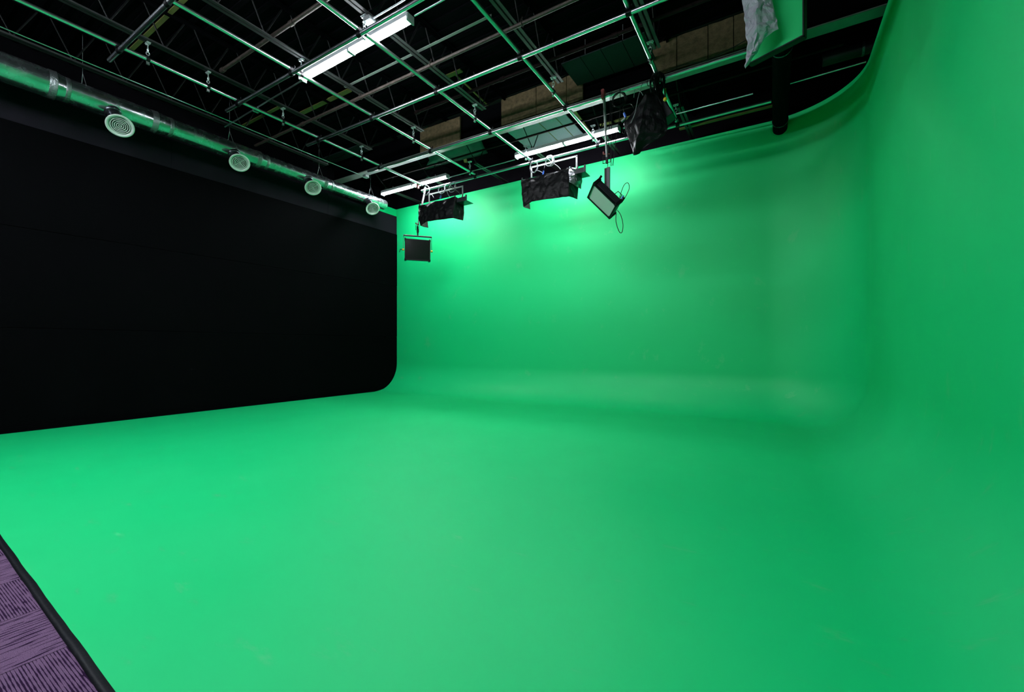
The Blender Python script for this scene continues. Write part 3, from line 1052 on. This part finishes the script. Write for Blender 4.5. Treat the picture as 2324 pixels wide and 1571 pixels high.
# ------------------------------------------------------------------ wrapped flood lights along the green wall
def flood(loc, w, h, label, label_wrap, silver, rz=0.0):
    """light bank on a yoke; a black wrap skirt hangs round its face"""
    t = thing('flood_light', loc, label, 'studio light', 'wrapped flood lights before the green wall', (0, 0, rz))
    mb = MB(); mb.bevbox((0.0, 0.02, 0.05), (w * 0.94, 0.30, 0.16), 0.015); mb.build('body', 'body', t)
    mb = MB(); mb.box((0, 0.06, -0.045), (w * 0.86, 0.24, 0.012), (0.35, 0, 0)); mb.build('lamp_face', 'flood_face', t)
    mb = MB(); mb.box((w / 2 + 0.17, 0.02, 0.0), (0.30, 0.30, 0.012)); mb.box((w / 2 + 0.17, -0.12, 0.05), (0.30, 0.012, 0.10)); mb.bevbox((w / 2 + 0.31, -0.12, 0.07), (0.04, 0.04, 0.14), 0.01); mb.build('barn_door', 'body', t)
    mb = MB()
    mb.box((-w / 2 + 0.10, 0.10, 0.27), (0.035, 0.012, 0.42)); mb.box((w / 2 - 0.02 + 0.05, 0.10, 0.27), (0.035, 0.012, 0.42))
    mb.box((0.065, 0.10, 0.475), (w - 0.07 + .035, 0.012, 0.035))
    mb.build('yoke', 'white_pole', t)
    mb = MB(); mb.tube((w / 2 + 0.05, 0.06, 0.09), (w / 2 + 0.05, 0.0, 0.09), 0.03, seg=14); mb.build('yoke_knob', 'yellow', t)
    mb = MB(); mb.tube((w / 2 + 0.07, 0.0, 0.09), (w / 2 + 0.11, 0.0, 0.22), 0.010, seg=8); mb.build('locking_handle', 'black', t)
    mb = MB(); mb.tube((0.05, 0.10, 0.48), (0.05, 0.10, 0.60), 0.02, seg=10); mb.build('hook_clamp', 'zinc', t)
    for sx in (-1, 1):
        mb = MB(); mb.tube((sx * w / 2, -0.17, -0.02), (sx * w / 2, -0.17, 0.16), 0.016, seg=8); mb.build('corner_post', 'black', t)
    # wrap: left side, front, right side
    Rz = Matrix.Rotation(rz, 3, 'Z')
    def W(x, y, z):
        return tuple(Vector(loc) + Rz @ Vector((x, y, z)))
    a, b = -w / 2, w / 2
    rows = [[W(a, 0.15, 0.08), W(a, -0.20, 0.10), W(a + w * .25, -0.20, 0.10), W(0.0, -0.20, 0.12), W(a + w * .75, -.2, 0.10), W(b, -0.20, 0.13), W(b + 0.03, 0.15, 0.12)],
            [W(a + .02, 0.12, -.22), W(a + .03, -0.24, -.24), W(a + w * .25, -0.26, -.22), W(0.0, -0.25, -.2), W(a + w * .75, -.27, -.2), W(b + .0, -0.24, -.2), W(b + 0.06, 0.13, -.2)],
            [W(a + .07, 0.10, -h), W(a + .08, -0.22, -h - .03), W(a + w * .25, -0.23, -h + .05), W(0.0, -0.26, -h + .03), W(a + w * .75, -.23, -h + 0.02), W(b + 0.0, -0.24, -h), W(b + 0.05, 0.1, -h + .02)]]
    sheet('wrap_skirt', 'cloth', rows, label_wrap, 'black wrap', 54, 18, 0.022, 4.5, 0.003, seed=loc[0], group='black wraps round the flood lights')
    if silver:
        rows = [[W(b + .012, -0.24, 0.13), W(b + .10, -.10, 0.12), W(b + 0.11, 0.13, 0.10)], [W(b + .015, -0.27, -.05), W(b + .12, -.11, -.05), W(b + .15, .12, -.06)], [W(b + .03, -0.27, -.22), W(b + .12, -.11, -.27), W(b + .13, .1, -.27)]]
        sheet('foil_wrap', 'silver_foil', rows, 'shiny crumpled silver foil at the right end of the middle wrapped light', 'foil', 12, 14, 0.03, 9, 0.003, seed=3)
    return t


flood((-4.33, 8.62, 5.09), 1.20, 0.50, 'wide flood light in the middle, wrapped and with silver foil end', 'black wrap hanging round the middle flood light', True)
flood((-7.50, 8.62, 5.05), 1.22, 0.43, 'wide flood light at left, above and right of the square soft light', 'black wrap hanging round the left flood light', False)

# cable tangles over the flood lights
for k, (x, z, n, s) in enumerate(((-4.70, 5.50, 3, 1), (-4.30, 5.55, 2.5, 2), (-8.0, 5.60, 3, 3), (-7.45, 5.52, 2.2, 4), (-7.10, 5.50, 1.6, 5))):
    tail = [(x + 0.2, 8.6, z - 0.16), (x + 0.28, 8.58, z - 0.26)]
    cable('cable_tangle', loops_pts((x, 8.60, z), 0.10, n, 0, 1.2, s, tail), 0.007, 'white_cable',
          ['pale cable tangle at the left end of the middle wall lamp', 'pale cable tangle over the centre of the middle flood light',
           'pale cable tangle around the pole over the square soft light', 'pale cable tangle over the left flood light',
           'small pale cable loop over the right part of the left flood light'][k], 'pale cable tangles by the wall lamps')
for k, x in enumerate((-4.42, -7.42)):
    t = thing('cable_plug', (x, 8.5, 5.27), ['blue plug on top of the middle black wrap', 'blue plug on top of the left black wrap'][k], 'plug', 'blue plugs')
    mb = MB(); mb.tube((0, 0, -0.03), (0.02, 0, 0.05), 0.018, seg=10); mb.build('plug_body', 'blue', t)
    mb = MB(); mb.path([(0.02, 0, .05), (0.05, 0, .12), (0.04, 0.02, 0.22)], 0.006); mb.build('plug_cord', 'black', t)

# coiled cable hanging from the pipe by the girder
cable('cable_coil', loops_pts((-2.22, 7.03, 5.52), 0.115, 5, 0, 1.0, 11), 0.006, 'black', 'neat coil of black cable hanging from the pipe by the girder')
for k, (x, x2) in enumerate(((-2.37, -2.42), (-2.34, -2.36), (-2.20, -2.33))):
    cable('drop_cable', [(x, 7.02, 5.72), (x, 7.02, 5.3), ((x + x2) / 2, 7.02, 4.9), (x2, 7.04, 4.45)], 0.006, 'black',
          ['black drop cable closest to the long pale pole', 'second black drop cable beside the long pale pole', 'slack black drop cable below the cable coil'][k], 'black cables beside the long pole')

# cable bundle and lamp bracket at the pipe crossing on the right
cb = thing('cable_bundle', (-1.60, 7.05, 5.70), 'thick bundle of black cables knotted round the pipe crossing at right', 'cable')
for k in range(6):
    pts = loops_pts((0, -0.03, -0.02 - 0.02 * k), 0.07 + 0.012 * k, 1.6, k % 2, 1.3, 20 + k, [(0.05 - .02 * k, -0.05, -0.2), (0.06 - 0.03 * k, -0.06, -0.32 - 0.03 * k)])
    cable('loop', pts, 0.009, 'black', None, parent=cb)
cable('hanging_rope', [(0.10, -0.05, 0.0), (0.12, -0.06, -0.2), (0.13, -0.06, -0.4)], 0.011, 'black', None, parent=cb)
hk = thing('yellow_hook', (-1.47, 7.0, 5.29), 'small yellow hook ball hanging below the cable bundle', 'hook')
mb = MB(); mb.lathe((0, 0, -0.03), (0, 0, 1), [(0.001, 0), (0.02, 0.005), (0.03, 0.025), (0.026, 0.05), (0.01, 0.062)], 18); mb.build('hook_ball', 'yellow', hk)
mb = MB(); mb.tube((0, 0, 0.03), (-0.005, 0, 0.25), 0.010, seg=8); mb.build('hook_stem', 'black', hk)
mb = MB(); mb.tube((0.0, 0, 0.10), (0.0, 0, 0.17), 0.014, seg=8); mb.build('hook_sleeve', 'yellow', hk)

br = thing('tilted_flood_light', (-1.62, 7.25, 5.15), 'flood light hidden under the large black cloth at right', 'studio light')
mb = MB(); mb.bevbox((-0.05, 0, 0.0), (0.50, 0.24, 0.34), 0.02, (0, -0.5, 0)); mb.build('body', 'body', br)
mb = MB(); mb.box((0.03, -0.06, 0.33), (0.05, 0.06, 0.42), (0, 0.18, 0)); mb.build('yoke', 'black', br)

foilrows = [[(-1.80, 6.98, 5.41), (-1.74, 6.90, 5.42), (-1.62, 6.92, 5.41)],
            [(-1.90, 7.0, 5.30), (-1.72, 6.86, 5.36), (-1.55, 6.95, 5.31)],
            [(-2.03, 7.05, 5.22), (-1.74, 6.84, 5.26), (-1.50, 6.98, 5.18)],
            [(-2.17, 7.1, 5.14), (-1.78, 6.86, 5.12), (-1.455, 7.0, 5.0)],
            [(-2.12, 7.08, 5.0), (-1.80, 6.84, 4.98), (-1.43, 7.0, 4.83)],
            [(-2.07, 7.04, 4.86), (-1.82, 6.84, 4.84), (-1.47, 7.0, 4.73)],
            [(-2.03, 7.02, 4.75), (-1.87, 6.88, 4.72), (-1.66, 6.98, 4.66)],
            [(-1.99, 7.0, 4.63), (-1.90, 6.9, 4.60), (-1.82, 6.98, 4.58)],
            [(-1.965, 7.0, 4.52), (-1.92, 6.96, 4.50), (-1.86, 6.98, 4.52)]]
sheet('black_cloth', 'cloth', foilrows, 'large creased black cloth draped over the light at right', 'cloth', 26, 34, 0.022, 5, 0.004, seed=9)
t = thing('cable_plug', (-2.09, 6.98, 5.20), 'blue plug at the left corner of the large black cloth', 'plug')
mb = MB(); mb.tube((0, 0, -0.03), (-0.03, 0, 0.05), 0.018, seg=10); mb.build('plug_body', 'blue', t)
mb = MB(); mb.bevbox((-0.04, 0, -0.06), (0.08, 0.04, 0.03), 0.008, (0, -0.5, 0)); mb.build('socket', 'white_pole', t)
for k, pts in enumerate(([(-2.11, 6.98, 5.24), (-2.13, 6.98, 5.36), (-2.0, 6.95, 5.35), (-1.93, 6.88, 5.22)], [(-1.80, 6.9, 5.60), (-1.86, 6.86, 5.35), (-1.89, 6.80, 5.1), (-1.95, 6.78, 4.95)],
                         [(-1.93, 6.88, 5.40), (-1.90, 6.85, 5.50), (-1.82, 6.85, 5.45), (-1.78, 6.86, 5.38)], [(-2.05, 6.9, 5.18), (-2.06, 6.85, 5.0), (-2.07, 6.86, 4.86), (-2.12, 6.9, 4.90), (-2.08, 6.9, 5.02)],
                         [(-1.72, 6.9, 5.62), (-1.70, 6.85, 5.50), (-1.62, 6.84, 5.47), (-1.55, 6.85, 5.40)])):
    cable('loose_cable', pts, 0.005, 'white_cable' if k in (1, 2) else 'black',
          ['black cable arching from the blue plug at right', 'pale cord hanging down the face of the large black cloth', 'small pale wire loop on top of the large black cloth',
           'dark cable loop at the left edge of the large black cloth', 'dark cable arching under the cable bundle'][k], 'loose cables on the large black cloth')
cable('loose_cable', [(-1.45, 7.0, 5.72), (-1.2, 7.0, 5.74), (-0.9, 7.0, 5.70), (-0.6, 6.99, 5.735), (-0.35, 6.99, 5.80)], 0.006, 'black', 'black cable drooping along the pipe right of the bundle', 'loose cables on the large black cloth')

# ------------------------------------------------------------------ green board and grey foil at the upper right
pl = thing('green_board', (0.26, 5.33, 4.60), 'large flat green board with black edge behind the grey foil', 'board', rot=(0, 0, math.atan2(-0.385, 0.923)))
# local x runs left (-x) from the lower right corner
W_, H_ = 0.56, 0.75
mb = MB(); mb.bevbox((-W_ / 2, 0.045, H_ / 2), (W_, 0.07, H_), 0.01); mb.build('body', 'black', pl)
mb = MB(); mb.box((-W_ / 2, 0.004, H_ / 2), (W_ - 0.03, 0.012, H_ - 0.03)); mb.build('green_face', 'board_face', pl)
mb = MB()
mb.box((-W_ / 2, -0.002, 0.006), (W_, 0.02, 0.012)); mb.box((-W_ / 2, -0.002, H_ - 0.006), (W_, 0.02, 0.012))
mb.box((-0.006, -0.002, H_ / 2), (0.012, 0.02, H_)); mb.box((-W_ + 0.006, -0.002, H_ / 2), (0.012, 0.02, H_))
mb.build('edge_frame', 'black', pl)
mb = MB(); mb.tube((-W_ / 2, 0.06, H_), (-W_ / 2, 0.06, 1.06), 0.02, seg=12); mb.build('hanging_stem', 'black', pl)

rows = [[(-0.315, 5.26, 5.39), (-0.16, 5.2, 5.37), (-0.052, 5.26, 5.30)],
        [(-0.29, 5.24, 5.09), (-0.16, 5.16, 5.08), (-0.022, 5.26, 5.02)],
        [(-0.28, 5.24, 4.90), (-0.15, 5.15, 4.88), (0.018, 5.25, 4.83)],
        [(-0.268, 5.24, 4.76), (-0.16, 5.16, 4.76), (0.036, 5.25, 4.71)],
        [(-0.25, 5.24, 4.65), (-0.18, 5.18, 4.66), (-0.085, 5.25, 4.66)],
        [(-0.262, 5.24, 4.52), (-0.21, 5.2, 4.52), (-0.170, 5.25, 4.555)],
        [(-0.263, 5.25, 4.395), (-0.255, 5.24, 4.40), (-0.245, 5.25, 4.415)]]
sheet('foil_sheet', 'foil', rows, 'crumpled grey foil sheet hanging in front of the green board', 'foil', 22, 50, 0.032, 8, 0.003, seed=5)
